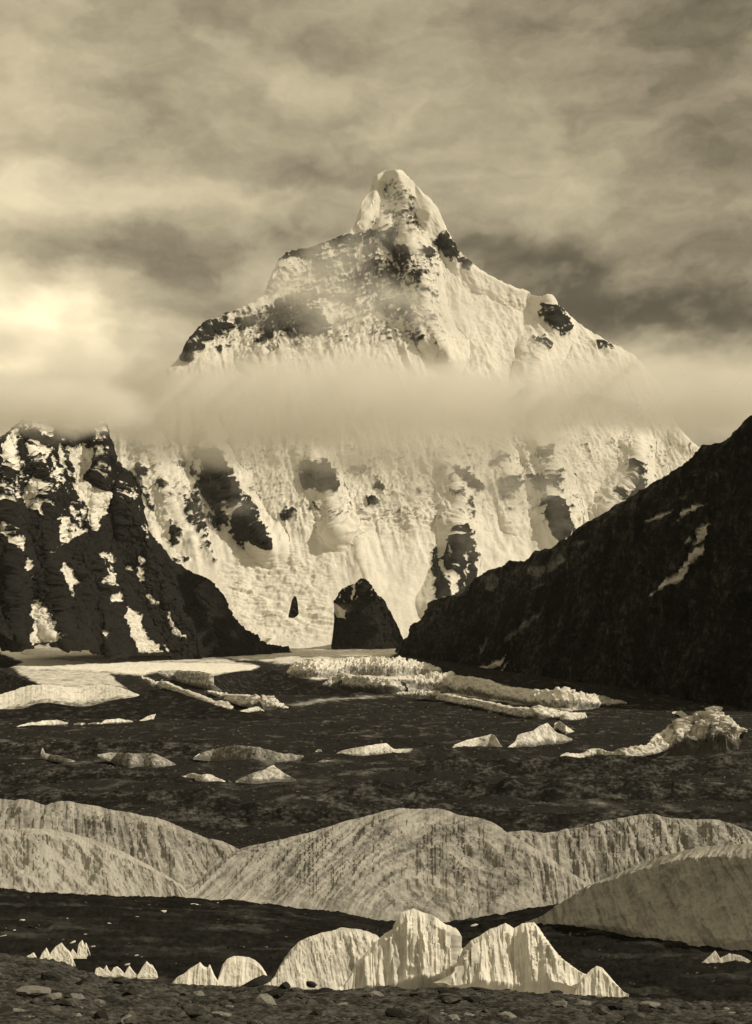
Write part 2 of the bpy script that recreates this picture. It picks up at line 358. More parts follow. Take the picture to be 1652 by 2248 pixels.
broken = fbm(np.stack([P[..., 0]/110+P[..., 2]/160, P[..., 1]/300, P[..., 2]/60-P[..., 0]/200], -1), 5, .6)
# crevassed icefall at the foot
fall = sstep(1190, 1260, V)*(1-sstep(1395, 1425, V))*sstep(470, 530, U)*(1-sstep(700, 760, U))
arc = V+.0011*(U-615)**2*np.where(V < 1320, 1, -.35)+9*fbm(np.stack([U/60, V/45, U*0], -1), 4, .6)
bands = ridged(np.stack([arc/10.5, U/120, U*0+2], -1), 3, .6)
crev = fall*(bands*.75*np.clip(.6+1.8*fbm(np.stack([U/45, V/30, U*0+7], -1), 3), 0, 1.4)+.35*fbm(np.stack([P[..., 0]/40, P[..., 1]/150, P[..., 2]/30], -1), 4, .6))
fall2 = np.exp(-((U-860)/150)**2-((V-1150)/28)**2)
crev += fall2*.8*ridged(np.stack([U/30, V/9, U*0], -1), 4)
rock += .06*fall2
strata = fbm(np.stack([P[..., 0]/170+P[..., 2]/400, P[..., 1]/400, P[..., 2]/26-P[..., 0]/95], -1), 5, .6)
gully = ridged(np.stack([(P[..., 0]+.2*P[..., 2])/62, P[..., 1]/500, P[..., 2]/420], -1), 4, .55)
mid = np.clip(rock*2.2, 0, 1)
rock = rock+mid*(.75*strata+.55*broken+.45*(gully-.15)+.7*fbm(np.stack([P[..., 0]/24, P[..., 1]/90, P[..., 2]/34], -1), 4, .62))
rock += .30*np.clip(fbm(P/90, 4, .6)+.0, 0, 1)*(1-calm)*.5
d3 = ridged(np.stack([(P[..., 0]+.25*P[..., 2])/120, P[..., 1]/900, P[..., 2]/1000], -1), 5, .5)
d4 = ridged(np.stack([(P[..., 0]-.15*P[..., 2])/210, P[..., 1]/600, P[..., 2]/330], -1), 7, .6)
disp = (1-calm*.85)*(50*d1+14*d2+(24+26*np.clip(fbm(P/420, 3), -.6, .6))*d3+26*d4)*(.35+.65*sstep(400, 560, V))+np.clip(rock, 0, 1)*(1-calm)*30*ridged(np.stack([P[..., 0]/48, P[..., 1]/130, P[..., 2]/130], -1), 5, .6)+26*np.clip(rock, 0, 1)*(1-calm*.5)+46*crev+calm*10*fbm(P/120, 4)
edge = np.minimum(1, .35+.65*np.abs(1-r.T)/.04)          # keep the skyline close to its drawn course
P = P+N*(disp*edge)[..., None]
Pb, A = r.finish(P, {'rock': rock})
k2 = grid_mesh('mountain', Pb, M_K2, A)
tag(k2, 'huge snow and rock peak with its pointed summit rising out of the cloud', 'mountain', kind='structure')

# ------------------------------------------------------------------ rocky mountain on the left of the valley
lt = interp([(-60,1010),(-20,985),(0,965),(30,940),(60,918),(78,912),(100,908),(118,920),(135,935),(160,948),(190,928),(208,912),(218,908),(228,920),(240,962),(254,1012),(268,1030),(282,1038),(294,1060),(300,1100),(315,1150),(341,1192),(365,1222),(413,1255),(437,1270),
   (455,1290),(473,1309),(488,1339),(506,1356),(527,1387),(545,1402),(563,1411),(611,1428),(630,1440)])
lb = interp([(-60,1425),(0,1425),(30,1425),(130,1425),(260,1445),(400,1450),(560,1452),(630,1448)])
r = Relief(-60, 628, 470, lt, lb, 420, interp([(-60,6500),(0,6700),(260,7400),(560,8900),(630,9200)]), .8, crag=4.5)
U, V = r.U.copy(), r.V.copy()
LR = [([(215,908),(240,1000),(270,1100),(330,1250),(420,1430)], 55, 170), ([(78,912),(70,1000),(95,1100),(110,1250),(140,1420)], 50, 150), ([(228,1000),(205,1080),(200,1200),(240,1430)], 34, 120),
      ([(365,1222),(440,1330),(500,1430)], 40, 110), ([(10,1000),(20,1200),(30,1400)], 40, 120), ([(150,1100),(170,1250),(190,1400)], 32, 90)]
wu = 10*fbm(np.stack([U/40, V/60, U*0], -1), 4)
for ln, w, a in LR: r.Y -= a*np.clip(1-ldist(U+wu, V, ln)/w, 0, 1)
P = r.pos(); N = normals(P)
LSNOW = [(.85,Z('A',0,340,90,230,170,150,190,200,160,290,110,360,100,470,0,500)),(.8,Z('A',180,420,260,330,330,340,340,420,300,470,200,470)),(.95,Z('A',410,370,470,330,490,400,500,520,520,600,480,590,440,480)),
 (1.2,Z('A',520,370,600,340,760,360,740,450,730,560,715,620,730,680,800,700,870,680,885,700,870,760,800,840,770,920,740,1000,720,960,690,870,640,810,580,790,540,680,570,610,550,480)),
 (.8,Z('A',210,560,250,540,280,600,320,650,340,740,330,900,240,880,160,780,150,690,190,640)),(.7,Z('A',0,500,140,490,130,520,0,540)),(.5,Z('A',0,680,120,700,130,750,60,820,0,830)),
 (.75,Z('A',430,910,520,890,560,950,700,1000,640,1030,480,1120,450,990)),(.52,Z('A',340,440,400,420,420,500,440,600,500,650,480,710,380,720,340,600)),(.6,Z('A',740,580,760,500,830,460,840,560,760,610)),
 (.42,Z('A',780,120,830,250,820,400,760,450,760,250)),(.42,Z('A',200,120,380,120,400,200,350,300,220,250)),(.4,Z('A',540,830,650,830,700,940,640,970,560,920)),(.7,Z('A',1060,960,1110,980,1130,1050,1100,1090)),
 (.7,Z('A',0,940,60,1020,140,1170,120,1180,40,1070,0,1040)),(.35,Z('A',930,690,980,670,1040,740,980,820,920,770)),(.35,Z('A',0,560,150,560,160,640,0,640)),
 (1.1,Z('B',320,310,370,240,430,320,455,390,400,400,370,440,340,380)),(1.2,Z('B',190,450,240,510,310,560,330,620,380,740,250,760,150,730,170,600,145,570,180,500)),(.95,Z('B',580,160,640,190,620,260,660,400,610,380,600,290)),
 (.7,Z('B',640,440,710,420,725,490,650,500)),(1.2,Z('B',740,500,820,570,830,650,870,720,930,800,830,800,770,690,720,590)),(.95,Z('B',885,430,940,480,950,520,905,490)),(.9,Z('B',975,535,1020,600,1060,660,1110,715,1055,695,1005,630)),
 (.6,Z('B',840,20,875,40,870,100,840,90)),(.75,Z('B',843,190,868,190,868,350,843,350)),(.7,Z('B',865,360,890,420,870,420)),(.8,Z('B',108,238,142,250,135,300,108,280)),(.6,Z('B',610,635,640,640,665,700,640,680)),(.6,Z('B',780,258,812,258,800,300)),
 (.6,Z('B',372,440,400,440,400,500)),(.9,Z('B',945,750,995,800,955,790)),(.5,Z('B',640,190,690,200,690,400,650,400)),(.5,Z('B',290,180,350,130,345,175)),(.6,Z('B',140,320,165,360,150,350))]
UU = U+9*fbm(np.stack([U/13, V/13, U*0+3], -1), 5, .6); VV = V+9*fbm(np.stack([U/13, V/13, U*0+31], -1), 5, .6)
snow = paint(UU, VV, LSNOW, 4.5)
ledge = fbm(np.stack([P[..., 0]/120, P[..., 1]/150, P[..., 2]/22], -1), 4, .6)
snow += 1.0*ledge*np.clip(snow*1.7, 0, 1)*(snow < 1.0)
snow += (1.0*np.clip(ledge+.06, 0, 1)+.7*fbm(P/26, 4, .65))*(1-sstep(1080, 1200, V))
snow += .45*fbm(P/30, 4, .6)*np.clip(snow*1.6, 0, 1)*(snow < 1.0)
snow += .18*np.clip(fbm(P/70, 4), 0, 1)
disp = 70*ridged(np.stack([P[..., 0]/300, P[..., 1]/600, P[..., 2]/520], -1), 6, .55)+22*fbm(P/60, 5, .6)-22*np.clip(snow, 0, 1)+16*ridged(P/34, 5, .6)
edge = np.minimum(1, .25+.75*np.abs(1-r.T)/.06)
P = P+N*(disp*edge)[..., None]
Pb, A = r.finish(P, {'rock': 1-snow})
left = grid_mesh('mountain', Pb, M_LEFT, A)
tag(left, 'dark craggy mountain streaked with snow gullies, its top fading into mist', 'mountain', kind='structure')
def patches(parent, r, P, names, polys, mat, lift):
    """snow lying in the gullies: a sheet of its own, standing proud of the rock"""
    n = normals(P)
    for nm, poly in zip(names, polys):
        s = sdist(UU, VV, poly); k = s > 0
        Q = P+n*(lift*np.clip(s/3, 0.15, 1))[..., None]
        o = grid_mesh(nm, Q, mat, {'rock': np.clip(.2+.3*fbm(P/60, 3), 0, 1)}, parent, keep=k)
gl = [p for v, p in LSNOW if v >= .9]
patches(left, r, P, ['snow_gully']*len(gl), gl, M_SNOW, 9.0)

# ------------------------------------------------------------------ dark slope on the right
rt = interp([(870,1428),(890,1417),(905,1395),(930,1365),(950,1335),(957,1322),(979,1313),(1015,1309),(1032,1296),(1048,1282),(1062,1268),(1075,1256),(1090,1252),(1108,1246),(1126,1235),(1156,1237),(1168,1226),(1180,1214),(1210,1208),(1251,1184),(1276,1159),(1320,1140),(1376,1104),(1426,1074),(1476,1044),(1520,1014),
   (1546,994),(1556,982),(1566,979),(1590,976),(1611,969),(1636,939),(1652,926),(1700,880),(1800,800)])
rb = interp([(870,1432),(900,1452),(960,1475),(1100,1505),(1200,1525),(1400,1560),(1652,1610),(1800,1640)])
r = Relief(868, 1790, 560, rt, rb, 420, interp([(868,8900),(960,8000),(1100,6600),(1300,5200),(1652,3200),(1800,2900)]), .85, crag=5)
U, V = r.U.copy(), r.V.copy()
RR = [([(1126,1235),(1060,1330),(960,1470)], 60, 110), ([(1260,1180),(1200,1300),(1110,1490)], 70, 140), ([(1476,1044),(1330,1300),(1190,1500)], 90, 170), ([(1636,939),(1560,1150),(1420,1400),(1300,1540)], 100, 190), ([(1700,1100),(1600,1400),(1500,1560)], 80, 150)]
wu = 14*fbm(np.stack([U/60, V/60, U*0], -1), 4)
for ln, w, a in RR: r.Y -= a*np.clip(1-ldist(U+wu, V, ln)/w, 0, 1)
P = r.pos(); N = normals(P)
RSNOW = [(1.2,Z('R4',1232,912,1290,855,1345,820,1400,760,1440,730,1486,676,1488,706,1462,742,1400,822,1330,862,1280,880)),(.85,Z('R4',1490,588,1542,590,1515,630,1462,675,1480,625)),(.7,Z('R4',1370,582,1425,528,1505,498,1440,545)),
 (.7,Z('R4',1236,588,1318,524,1290,560)),(.2,Z('R4',700,890,770,830,830,720,858,740,800,800,760,850)),(.2,Z('R4',500,830,530,890,555,850,540,805)),(.2,Z('R4',1380,480,1440,440,1420,480)),(.5,Z('R4',1420,650,1440,650,1425,675)),
 (.2,Z('R4',460,1190,500,1110,530,1090,510,1140)),(.2,Z('R4',870,690,950,660,930,690)),(.2,Z('R4',600,1100,760,950,770,960,620,1110)),(.2,Z('R4',700,800,760,770,740,840)),(.2,Z('R4',1440,380,1500,350,1480,400)),
 (1.2,Z('R6',320,222,370,236,430,240,520,220,595,172,572,215,500,240,400,252)),(1.2,Z('R6',400,268,480,262,560,248,608,208,572,256,540,272,440,276))]
UU = U+5*fbm(np.stack([U/14, V/14, U*0+3], -1), 4); VV = V+5*fbm(np.stack([U/14, V/14, U*0+31], -1), 4)
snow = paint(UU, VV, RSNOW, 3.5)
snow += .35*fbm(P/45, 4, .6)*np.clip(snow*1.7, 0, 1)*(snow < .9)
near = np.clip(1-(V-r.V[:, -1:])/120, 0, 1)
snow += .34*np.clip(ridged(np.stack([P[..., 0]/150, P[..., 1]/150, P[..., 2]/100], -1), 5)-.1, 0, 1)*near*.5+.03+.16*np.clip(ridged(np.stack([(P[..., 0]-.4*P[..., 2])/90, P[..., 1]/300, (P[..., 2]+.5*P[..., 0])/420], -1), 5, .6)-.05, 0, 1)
disp = 58*ridged(np.stack([P[..., 0]/240, P[..., 1]/260, P[..., 2]/400], -1), 7, .6)+12*fbm(P/40, 5, .6)-8*np.clip(snow, 0, 1)+5*ridged(P/18, 4)
edge = np.minimum(1, .35+.65*np.abs(1-r.T)/.05)
disp *= sstep(0, .12, r.T)*.8+.2
P = P+N*(disp*edge)[..., None]
Pb, A = r.finish(P, {'rock': 1-snow})
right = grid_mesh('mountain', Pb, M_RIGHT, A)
tag(right, 'near black scree mountainside with small snow streaks falling towards the glacier', 'mountain', kind='structure')
gl = [p for v, p in RSNOW if v >= .7]
patches(right, r, P, ['snow_patch']*len(gl), gl, M_SNOWG, 5.0)

# ------------------------------------------------------------------ dark buttress at the foot of the great mountain
bt = interp([(728,1424),(732,1395),(737,1330),(744,1304),(756,1298),(768,1290),(780,1286),(790,1277),(799,1272),(808,1280),(816,1292),(824,1306),(844,1324),(858,1346),(871,1372),(880,1395),(890,1419),(893,1428)])
r = Relief(728, 893, 150, bt, interp([(728,1432),(893,1432)]), 150, 10000, .7, crag=5)
U, V = r.U.copy(), r.V.copy()
r.Y -= 120*np.clip(1-ldist(U, V, [(800,1274),(790,1330),(815,1430)])/55, 0, 1)
P = r.pos(); N = normals(P)
UU = U+3*fbm(np.stack([U/8, V/8, U*0+3], -1), 4); VV = V+3*fbm(np.stack([U/8, V/8, U*0+31], -1), 4)
snow = paint(UU, VV, [(1,Z('D',230,1250,320,1290,345,1300,320,1330,345,1365,240,1340)),(.9,Z('D',390,1095,440,1075,410,1120,405,1200,385,1240,395,1150)),(.8,Z('D',300,1100,315,1130,300,1180)),(.6,Z('D',500,1085,520,1150,505,1160)),(.5,Z('D',440,1190,400,1230,430,1210)),
  (.8,Z('D',255,1190,275,1160,270,1110,240,1110))], 2)
snow += 1.5*np.clip(fbm(np.stack([P[..., 0]/22, P[..., 1]/80, P[..., 2]/70], -1), 4, .6)-.02, 0, 1)*(1-sstep(1300, 1370, V))
P = P+N*((46*ridged(np.stack([P[..., 0]/90, P[..., 1]/200, P[..., 2]/190], -1), 6, .6)+14*ridged(P/26, 4, .6)-12*snow)*np.minimum(1, .3+(1-r.T)/.08))[..., None]
Pb, A = r.finish(P, {'rock': 1-snow})
tag(grid_mesh('rock_buttress', Pb, M_LEFT, A), 'small dark rock cone standing below the snow face at the glacier edge', 'rock buttress', kind='structure')

NUN = None
# ------------------------------------------------------------------ valley floor
nu, nv = 760, 560
vv = np.concatenate([np.linspace(2210, 1880, 60)[:-1], np.linspace(1880, 1424, nv-59)])
uu = np.linspace(-160, 1812, nu)
U, V = np.meshgrid(uu, vv, indexing='ij')
Y = Yg(V); X = (U-CU)/F*Y; Zz = GZ(Y)
P = np.stack([X, Y, Zz], -1)
amp = np.interp(Y, [100, 600, 1200, 3000, 6000, 9500], [1.0, 4.5, 5.0, 4.2, 5, 3])
hum = ridged(np.stack([X/130, Y/260, X*0], -1), 4)+.7*fbm(np.stack([X/38, Y/70, X*0+4], -1), 4, .6)
P[..., 2] += amp*hum-amp*.5
FLOOR = [(1.05,Z('G',-40,40,60,110,130,160,300,182,500,198,800,198,970,203,1200,203,1350,213,1420,222,1380,240,1200,267,1000,264,880,247,780,272,600,257,400,242,200,242,60,227,140,200,-40,130)),
 (.62,Z('G',-40,60,60,70,330,85,560,120,830,145,1000,150,1150,158,1300,195,1400,215,1200,206,900,200,500,198,250,182,130,160,60,110,-40,60)),
 (.6,Z('G',60,225,200,240,400,240,600,255,640,300,700,345,560,320,420,345,260,325,220,320,140,280)),(.55,Z('G',880,250,1000,245,1200,280,1280,340,1150,350,1000,300)),
 (.66,Z('G',1150,160,1400,158,1652,150,1652,210,1560,212,1430,190,1300,185)),(.64,Z('H',0,110,390,130,560,112,740,118,700,150,610,190,740,205,300,212,100,205,0,180)),
 (1.05,Z('H',100,265,130,220,300,214,500,204,700,204,900,230,935,240,890,264,700,284,560,280,400,272,250,295)),(.75,Z('H',560,280,900,265,1150,290,1290,330,1652,380,1652,470,1300,420,1000,380,800,340,600,300)),
 (.45,Z('H',290,330,330,285,420,270,560,295,700,310,860,370,1000,385,1300,450,1652,480,1652,510,1300,470,1050,430,700,375,360,350)),(.35,Z('H',60,440,250,400,560,380,700,385,380,410,200,440))]
FAINT = [(.3,Z('R5',0,620,180,610,360,640,200,650,0,640)),(.26,Z('R5',0,700,200,690,420,690,640,720,300,720,0,730)),(.27,Z('R6',0,640,400,640,700,650,1200,640,1652,640,1652,680,1300,660,900,670,500,680,200,670,0,660)),
 (.27,Z('R6',320,740,600,740,900,760,1250,720,1652,740,1652,790,1200,790,800,780,500,770)),(.24,Z('R6',600,690,1000,700,1300,720,900,730)),(.22,Z('R5',700,760,1652,740,1652,800,900,790))]
UU = U+9*fbm(np.stack([U/25, V/7, U*0+3], -1), 4); VV = V+4*fbm(np.stack([U/30, V/8, U*0+31], -1), 4)
ice = paint(UU, VV, FLOOR, 4.0)
ice = np.maximum(ice, paint(UU, VV, FAINT, 11.0)*np.clip(.35+1.2*fbm(np.stack([X/45, Y/110, X*0+5], -1), 5, .6), 0, 1.5))
ice += .18*fbm(np.stack([X/90, Y/260, X*0+9], -1), 5, .6)+.03
far = sstep(1660, 1600, V)
P[..., 2] += np.clip(ice-.3, 0, 1)*4*(1+ridged(np.stack([X/26, Y/60, X*0], -1), 4))*sstep(1600, 1560, V)
floor_P = P
ground = grid_mesh('glacier', P, M_GLAC, {'rock': 1-ice})
tag(ground, 'glacier valley floor of dark debris with bands of white ice', 'glacier', kind='structure')

def poly_lines(poly, sm=2):
    a = np.array(poly); us = np.linspace(a[:, 0].min(), a[:, 0].max(), 160)
    top = np.full(160, 1e9); bot = np.full(160, -1e9)
    for (ax, ay), (bx, by) in zip(a, np.roll(a, -1, 0)):
        if abs(bx-ax) < 1e-6: bx += 1e-6
        t = (us-ax)/(bx-ax); k = (t >= -1e-6) & (t <= 1+1e-6); y = ay+t*(by-ay)
        top[k] = np.minimum(top[k], y[k]); bot[k] = np.maximum(bot[k], y[k])
    top = smooth1(top, sm); bot = smooth1(bot, sm)
    return us[0], us[-1], (lambda u: np.interp(u, us, top)), (lambda u: np.interp(u, us, bot))
def mound(name, mat, top=None, bot=None, u0=None, u1=None, poly=None, Y0=None, k=1.2, px=1.6, rough=.12, jag=0.0, flute=None, dirt=.3, dirtvar=.5, label=None, cat=None, group=None, kind=None, sink=3, p=.8, crag=0.0, basedirt=0.0, rib=.9, fold=0.0, smooth=2, dirtfn=None):
    if poly is not None: u0, u1, top, bot = poly_lines(poly, smooth)
    nu = max(24, int((u1-u0)/px)); uu = np.linspace(u0, u1, nu)
    hmax = (bot(uu)-top(uu)).max(); nt = max(12, int(hmax/px))
    if Y0 is None: 
        bs = smooth1(bot(uu), max(1, nu//16)); bs = np.maximum(bs, np.percentile(bs, 25)); Y0 = lambda u: Yg(np.interp(u, uu, bs))
    r = Relief(u0, u1, nu, top, lambda u: bot(u)+sink, nt, Y0, k, p=p, back=10, backlen=1.4, sm=max(1, nu//40), crag=crag)
    U, V = r.U, r.V
    P = r.pos(); N = normals(P); H = float(np.max(r.h)); h = np.maximum(r.h, .12*H)[:, None]
    sc = H*.55
    d = rough*h*(fbm(P/sc, 5, .55)+.5*ridged(P/(sc*.45), 4, .55))
    if jag: d = d+jag*h*(ridged(np.stack([P[..., 0]/(sc*.55), P[..., 1]/(sc*1.5), P[..., 2]/(sc*.9)], -1), 4, .6)+.4)
    if flute:
        ang, wl, fa = flute       # direction of the runnels in the face, spacing and depth
        a = np.radians(ang(U, V) if callable(ang) else ang)
        s_ = P[..., 0]*np.sin(a)-P[..., 2]*np.cos(a); t_ = P[..., 0]*np.cos(a)+P[..., 2]*np.sin(a)
        fl = .6*ridged(np.stack([s_/wl, t_/(wl*7), P[..., 1]/(wl*40)], -1), 4, .6)+.4*ridged(np.stack([s_/wl*.4, t_/(wl*5), P[..., 1]/(wl*30)], -1), 2, .5)
        d = d+fa*fl+rib*fa*ridged(np.stack([s_/(wl*3.1), t_/(wl*16), P[..., 1]/(wl*60)], -1), 2, .45)+fold*h*ridged(P/(H*1.1), 3)
    else: fl = 0
    edge = np.minimum(1, .15+.85*(1-r.T)/.16)
    d = d*sstep(-.03, .14, r.T)
    P = P+N*(d*edge)[..., None]
    dd = dirt+dirtvar*fbm(P/(sc*.35), 5, .62)-.30*fl
    if flute:
        st = fbm(np.stack([s_/(wl*.55), t_/(wl*5), P[..., 1]/(wl*40)], -1), 5, .6)
        dd = dirt+dirtvar*(.95*st+.28*fbm(P/(sc*.5), 4, .6))-.30*fl  # besides dirt: streaks and darker grooves paint the shading of the flutes
    if basedirt: dd = dd+basedirt*(1-sstep(.02, .42, r.T+.25*fbm(P/(sc*.5), 4, .6)))
    if dirtfn is not None: dd = dd+dirtfn(U, V)
    Pb, A = r.finish(P, {'rock': dd})
    o = grid_mesh(name, Pb, mat, A, base=(kind is None))
    return tag(o, label, cat, group, kind)

mound('rock_outcrop', M_LEFT, poly=Z('C',1276,1332,1290,1270,1302,1215,1322,1188,1334,1196,1343,1240,1349,1300,1325,1318,1300,1332), Y0=lambda u: np.full(np.shape(u), 10350.), k=.4, px=.7, rough=.2, dirt=1.0, dirtvar=.2, smooth=1, sink=4, label='small black rock tooth poking out of the icefall', cat='rock outcrop')
# dark moraine hills on the glacier
HK = dict(kind='structure')
mound('moraine_hill', M_MOR, pchip([(470,1484),(490,1480),(510,1476),(560,1472),(608,1473),(635,1480),(665,1490),(695,1499),(740,1513),(780,1524)]), interp([(470,1500),(560,1560),(640,1560),(780,1545)]), 470, 780, Y0=4000, k=3, rough=.05, dirt=.9, dirtvar=.2, label='smooth dark moraine hill in the middle of the glacier', **HK)
mound('moraine_hill', M_MOR, pchip([(-80,1568),(0,1563),(52,1555),(80,1545),(110,1543),(132,1546),(188,1551),(248,1537),(300,1529),(330,1518),(380,1520),(440,1536),(500,1556),(560,1566),(640,1578)]), interp([(-80,1610),(640,1600)]), -80, 640, Y0=2300, k=4, rough=.05, dirt=.9, dirtvar=.2, label='long low dark moraine ridge under the white snow field', **HK)
mound('moraine_hill', M_MOR, poly=Z('R5',-60,330,0,232,60,255,110,275,172,292,100,315,0,335), Y0=4200, k=2, rough=.06, dirt=.9, dirtvar=.2, label='dark wedge of rock at the edge of the snow field', **HK)
mound('moraine_hill', M_MOR, poly=Z('R5',-80,60,0,-40,20,10,50,60,72,82,60,100,30,80,0,60,-80,90), Y0=5600, k=.9, rough=.06, dirt=.9, dirtvar=.2, label='dark foot of a rock spur above the snow field', **HK)

rg = random.Random(5)
for n_, (vc, vb, ua, ub, lab) in enumerate([(1664,1704,800,1760,'long rolling debris ridge behind the central ice hill, far right'),(1684,1722,-90,440,'low debris ridge at the left of the valley floor'),(1716,1764,640,1760,'wide hummocky debris ridge in the middle of the valley floor'),
      (1738,1782,-90,600,'hummocky debris ridge close behind the left ice hills'),(1768,1822,260,1300,'broad debris swell above the central ice hill'),(1780,1834,1060,1760,'debris swell above the right ice hills'),(1626,1664,-90,560,'flat debris ridge below the pale ice strips')]):
    us_ = np.arange(ua, ub+1, 34.0)
    tp = [(float(u), vc+(vb-vc)*.9*(1-min(1, (u-ua)/160+.0 if ua > 0 else 1)*min(1, (ub-u)/160 if ub < 1700 else 1))+rg.uniform(-7, 7)) for u in us_]
    mound('moraine_hill', M_MOR, pchip(tp), pchip([(ua, vb), (ub, vb)]), ua, ub, k=3.2, rough=.10, crag=1.5, dirt=.82, dirtvar=.55, px=1.6, sink=14, label=lab, **HK)
G1 = 'white ice patches showing through the dark glacier debris'
def ice(label, poly, Y0=None, **kw):
    a = dict(rough=.16, dirt=.3, dirtvar=.6, k=1.3, px=1.1, sink=2.5, crag=2.0, basedirt=.7); a.update(kw)
    return mound('ice_patch', a.pop('mat', M_ICEF), poly=poly, Y0=Y0, label=label, cat='ice patch', group=G1, **a)
ice('wide white snow mound above the long dark moraine ridge', Z('G',-100,480,-100,400,0,380,160,325,260,320,420,345,540,315,700,345,765,387,620,406,470,442,330,428,200,428,130,458,0,474), 3250, k=3.0, dirt=.12, rough=.05, smooth=7)
ice('upper narrow ice seam running down the dark moraine', Z('G',775,278,860,318,920,308,1000,343,1100,378,1200,418,1275,448,1250,467,1180,462,1100,424,1030,374,940,358,870,348), None, jag=.5, crag=4, rough=.4, smooth=1)
ice('lower ice seam beside the smooth moraine hill', Z('G',1140,360,1250,378,1370,383,1480,408,1580,450,1500,462,1400,462,1340,440,1250,405), None, jag=.5, crag=4, rough=.4, smooth=1)
ice('small ice tongue at the end of the lower ice seam', Z('G',1270,486,1340,464,1400,448,1452,464,1350,477), None, jag=.5, crag=4, rough=.4, smooth=1)
ice('grey rippled ice bank above the two ice seams', Z('G',870,255,960,243,1100,250,1210,275,1290,345,1150,352,1020,320), None, dirt=.55, jag=.15)
ice('low pale ice strip at the left foot of the long moraine ridge', Z('R5',75,480,130,465,200,455,250,453,300,465,250,473,150,477), None)
ice('thin broken ice strip between two pale domes', Z('R5',440,470,460,452,520,447,585,458,560,463), None, jag=.3)
ice('rounded pale ice dome at the right end of the strip', Z('R5',605,460,650,437,700,420,770,416,802,432,700,447), None)
ice('tiny ice speck left of the broken ice strip', Z('R5',325,470,350,464,375,466,360,472), None)
ice('second tiny ice speck beside the broken ice strip', Z('R5',390,468,410,462,440,465,430,471), None)
ice('dazzling field of jagged ice towers across the glacier', Z('H',95,268,130,220,300,214,500,203,700,203,850,222,935,240,890,264,700,282,560,278,400,274,250,295), None, k=3.5, jag=.45, crag=4, rough=.3, dirt=.0, dirtvar=.3, px=.9)
ice('grey lumpy ice ridge below the jagged ice towers', Z('H',285,330,330,285,420,268,480,285,560,297,640,300,700,310,760,352,700,378,600,372,360,350), None, jag=.45, crag=5, rough=.3, dirt=.32)
ice('long broken ice crest winding down to the right', Z('H',690,376,790,360,860,368,1000,383,1060,398,1130,408,1250,430,1330,450,1560,465,1640,480,1600,505,1430,518,1300,483,1150,453,1050,437,900,403), None, jag=.45, crag=5, rough=.3, dirt=.3)
ice('brilliant white ice stream beside the dark mountainside', Z('H',700,288,900,282,1050,288,1200,300,1290,340,1420,355,1652,378,1800,395,1950,425,1870,440,1652,465,1450,442,1300,412,1000,372,800,332), None, jag=.4, crag=5, rough=.3, dirt=.1, k=2.0)
ice('knobbly ice lump below the end of the white stream', Z('R6',800,435,850,420,920,420,925,442,880,452,830,460), None, jag=.3)
ice('small leaning ice wedge behind the two ice blocks', Z('R6',780,490,785,465,806,455,835,480,870,502,830,508), None)
ice('ribbed ice block with a flat top in the debris', Z('R6',332,578,345,562,400,540,450,530,508,515,525,522,548,565,562,576,480,572), None, k=.5, px=1.1)
ice('pointed pale ice block with a dirty lower face', Z('R6',578,574,615,545,618,520,690,500,720,478,752,465,790,505,862,536,800,558,700,570), None, dirt=.42)
ice('big ragged white ice ridge below the dark mountainside', Z('R6',770,632,830,605,890,608,930,590,1000,592,1040,602,1100,580,1180,570,1230,520,1300,480,1350,472,1370,450,1420,440,1465,430,1520,440,1580,470,1602,492,1612,535,1600,566,1550,600,1450,618,1250,616,1100,634,1000,616,900,622), None, k=.9, jag=.42, rough=.34, crag=7, px=1.0, dirt=.3, smooth=1)
ice('narrow ice rim curving above the big ragged ridge', Z('R6',1300,418,1340,412,1375,440,1385,452,1350,440), None)
ice('low white ice bank with two humps mid debris', Z('R5',1475,602,1500,588,1550,578,1652,560,1700,555,1722,575,1740,582,1812,576,1806,590,1700,602,1600,606), None)
ice('tiny white ice stub left of the two-humped bank', Z('R5',1385,592,1395,582,1412,584,1415,594), None)
ice('faint ice smear below the tiny white stub', Z('R5',1390,640,1420,628,1480,632,1470,644), None, dirt=.6)
ice('broad grey ice mound capped with dark debris', Z('R5',850,620,900,592,960,575,1040,565,1140,573,1250,603,1332,608,1330,622,1260,642,1100,645,950,630), None, dirt=.78)
ice('dusty grey ice mound left of the broad one', Z('R5',430,605,480,595,600,600,680,600,782,650,680,667,620,657,560,672,490,632), None, dirt=.72)
ice('bright ice tip on the left shoulder of the broad mound', Z('R5',855,615,880,598,905,588,928,592,900,606), None, dirt=.2)
ice('bright ice tip on the right shoulder of the broad mound', Z('R5',1225,602,1270,600,1335,612,1330,626,1270,618), None, dirt=.25)
ice('jagged pale ice strip below the dusty mound', Z('R5',765,716,800,700,850,685,880,695,920,690,990,721,940,728,900,735,850,720), None, dirt=.48, jag=.15)
ice('grey pyramid of ice right of the jagged strip', Z('R5',1035,722,1100,690,1160,670,1200,650,1240,680,1302,716,1200,722,1120,727), None, dirt=.58)
ice('thin ice spike on the far left debris', Z('R5',180,600,186,570,200,600,260,610,350,640,300,640,220,625), None, dirt=.68)

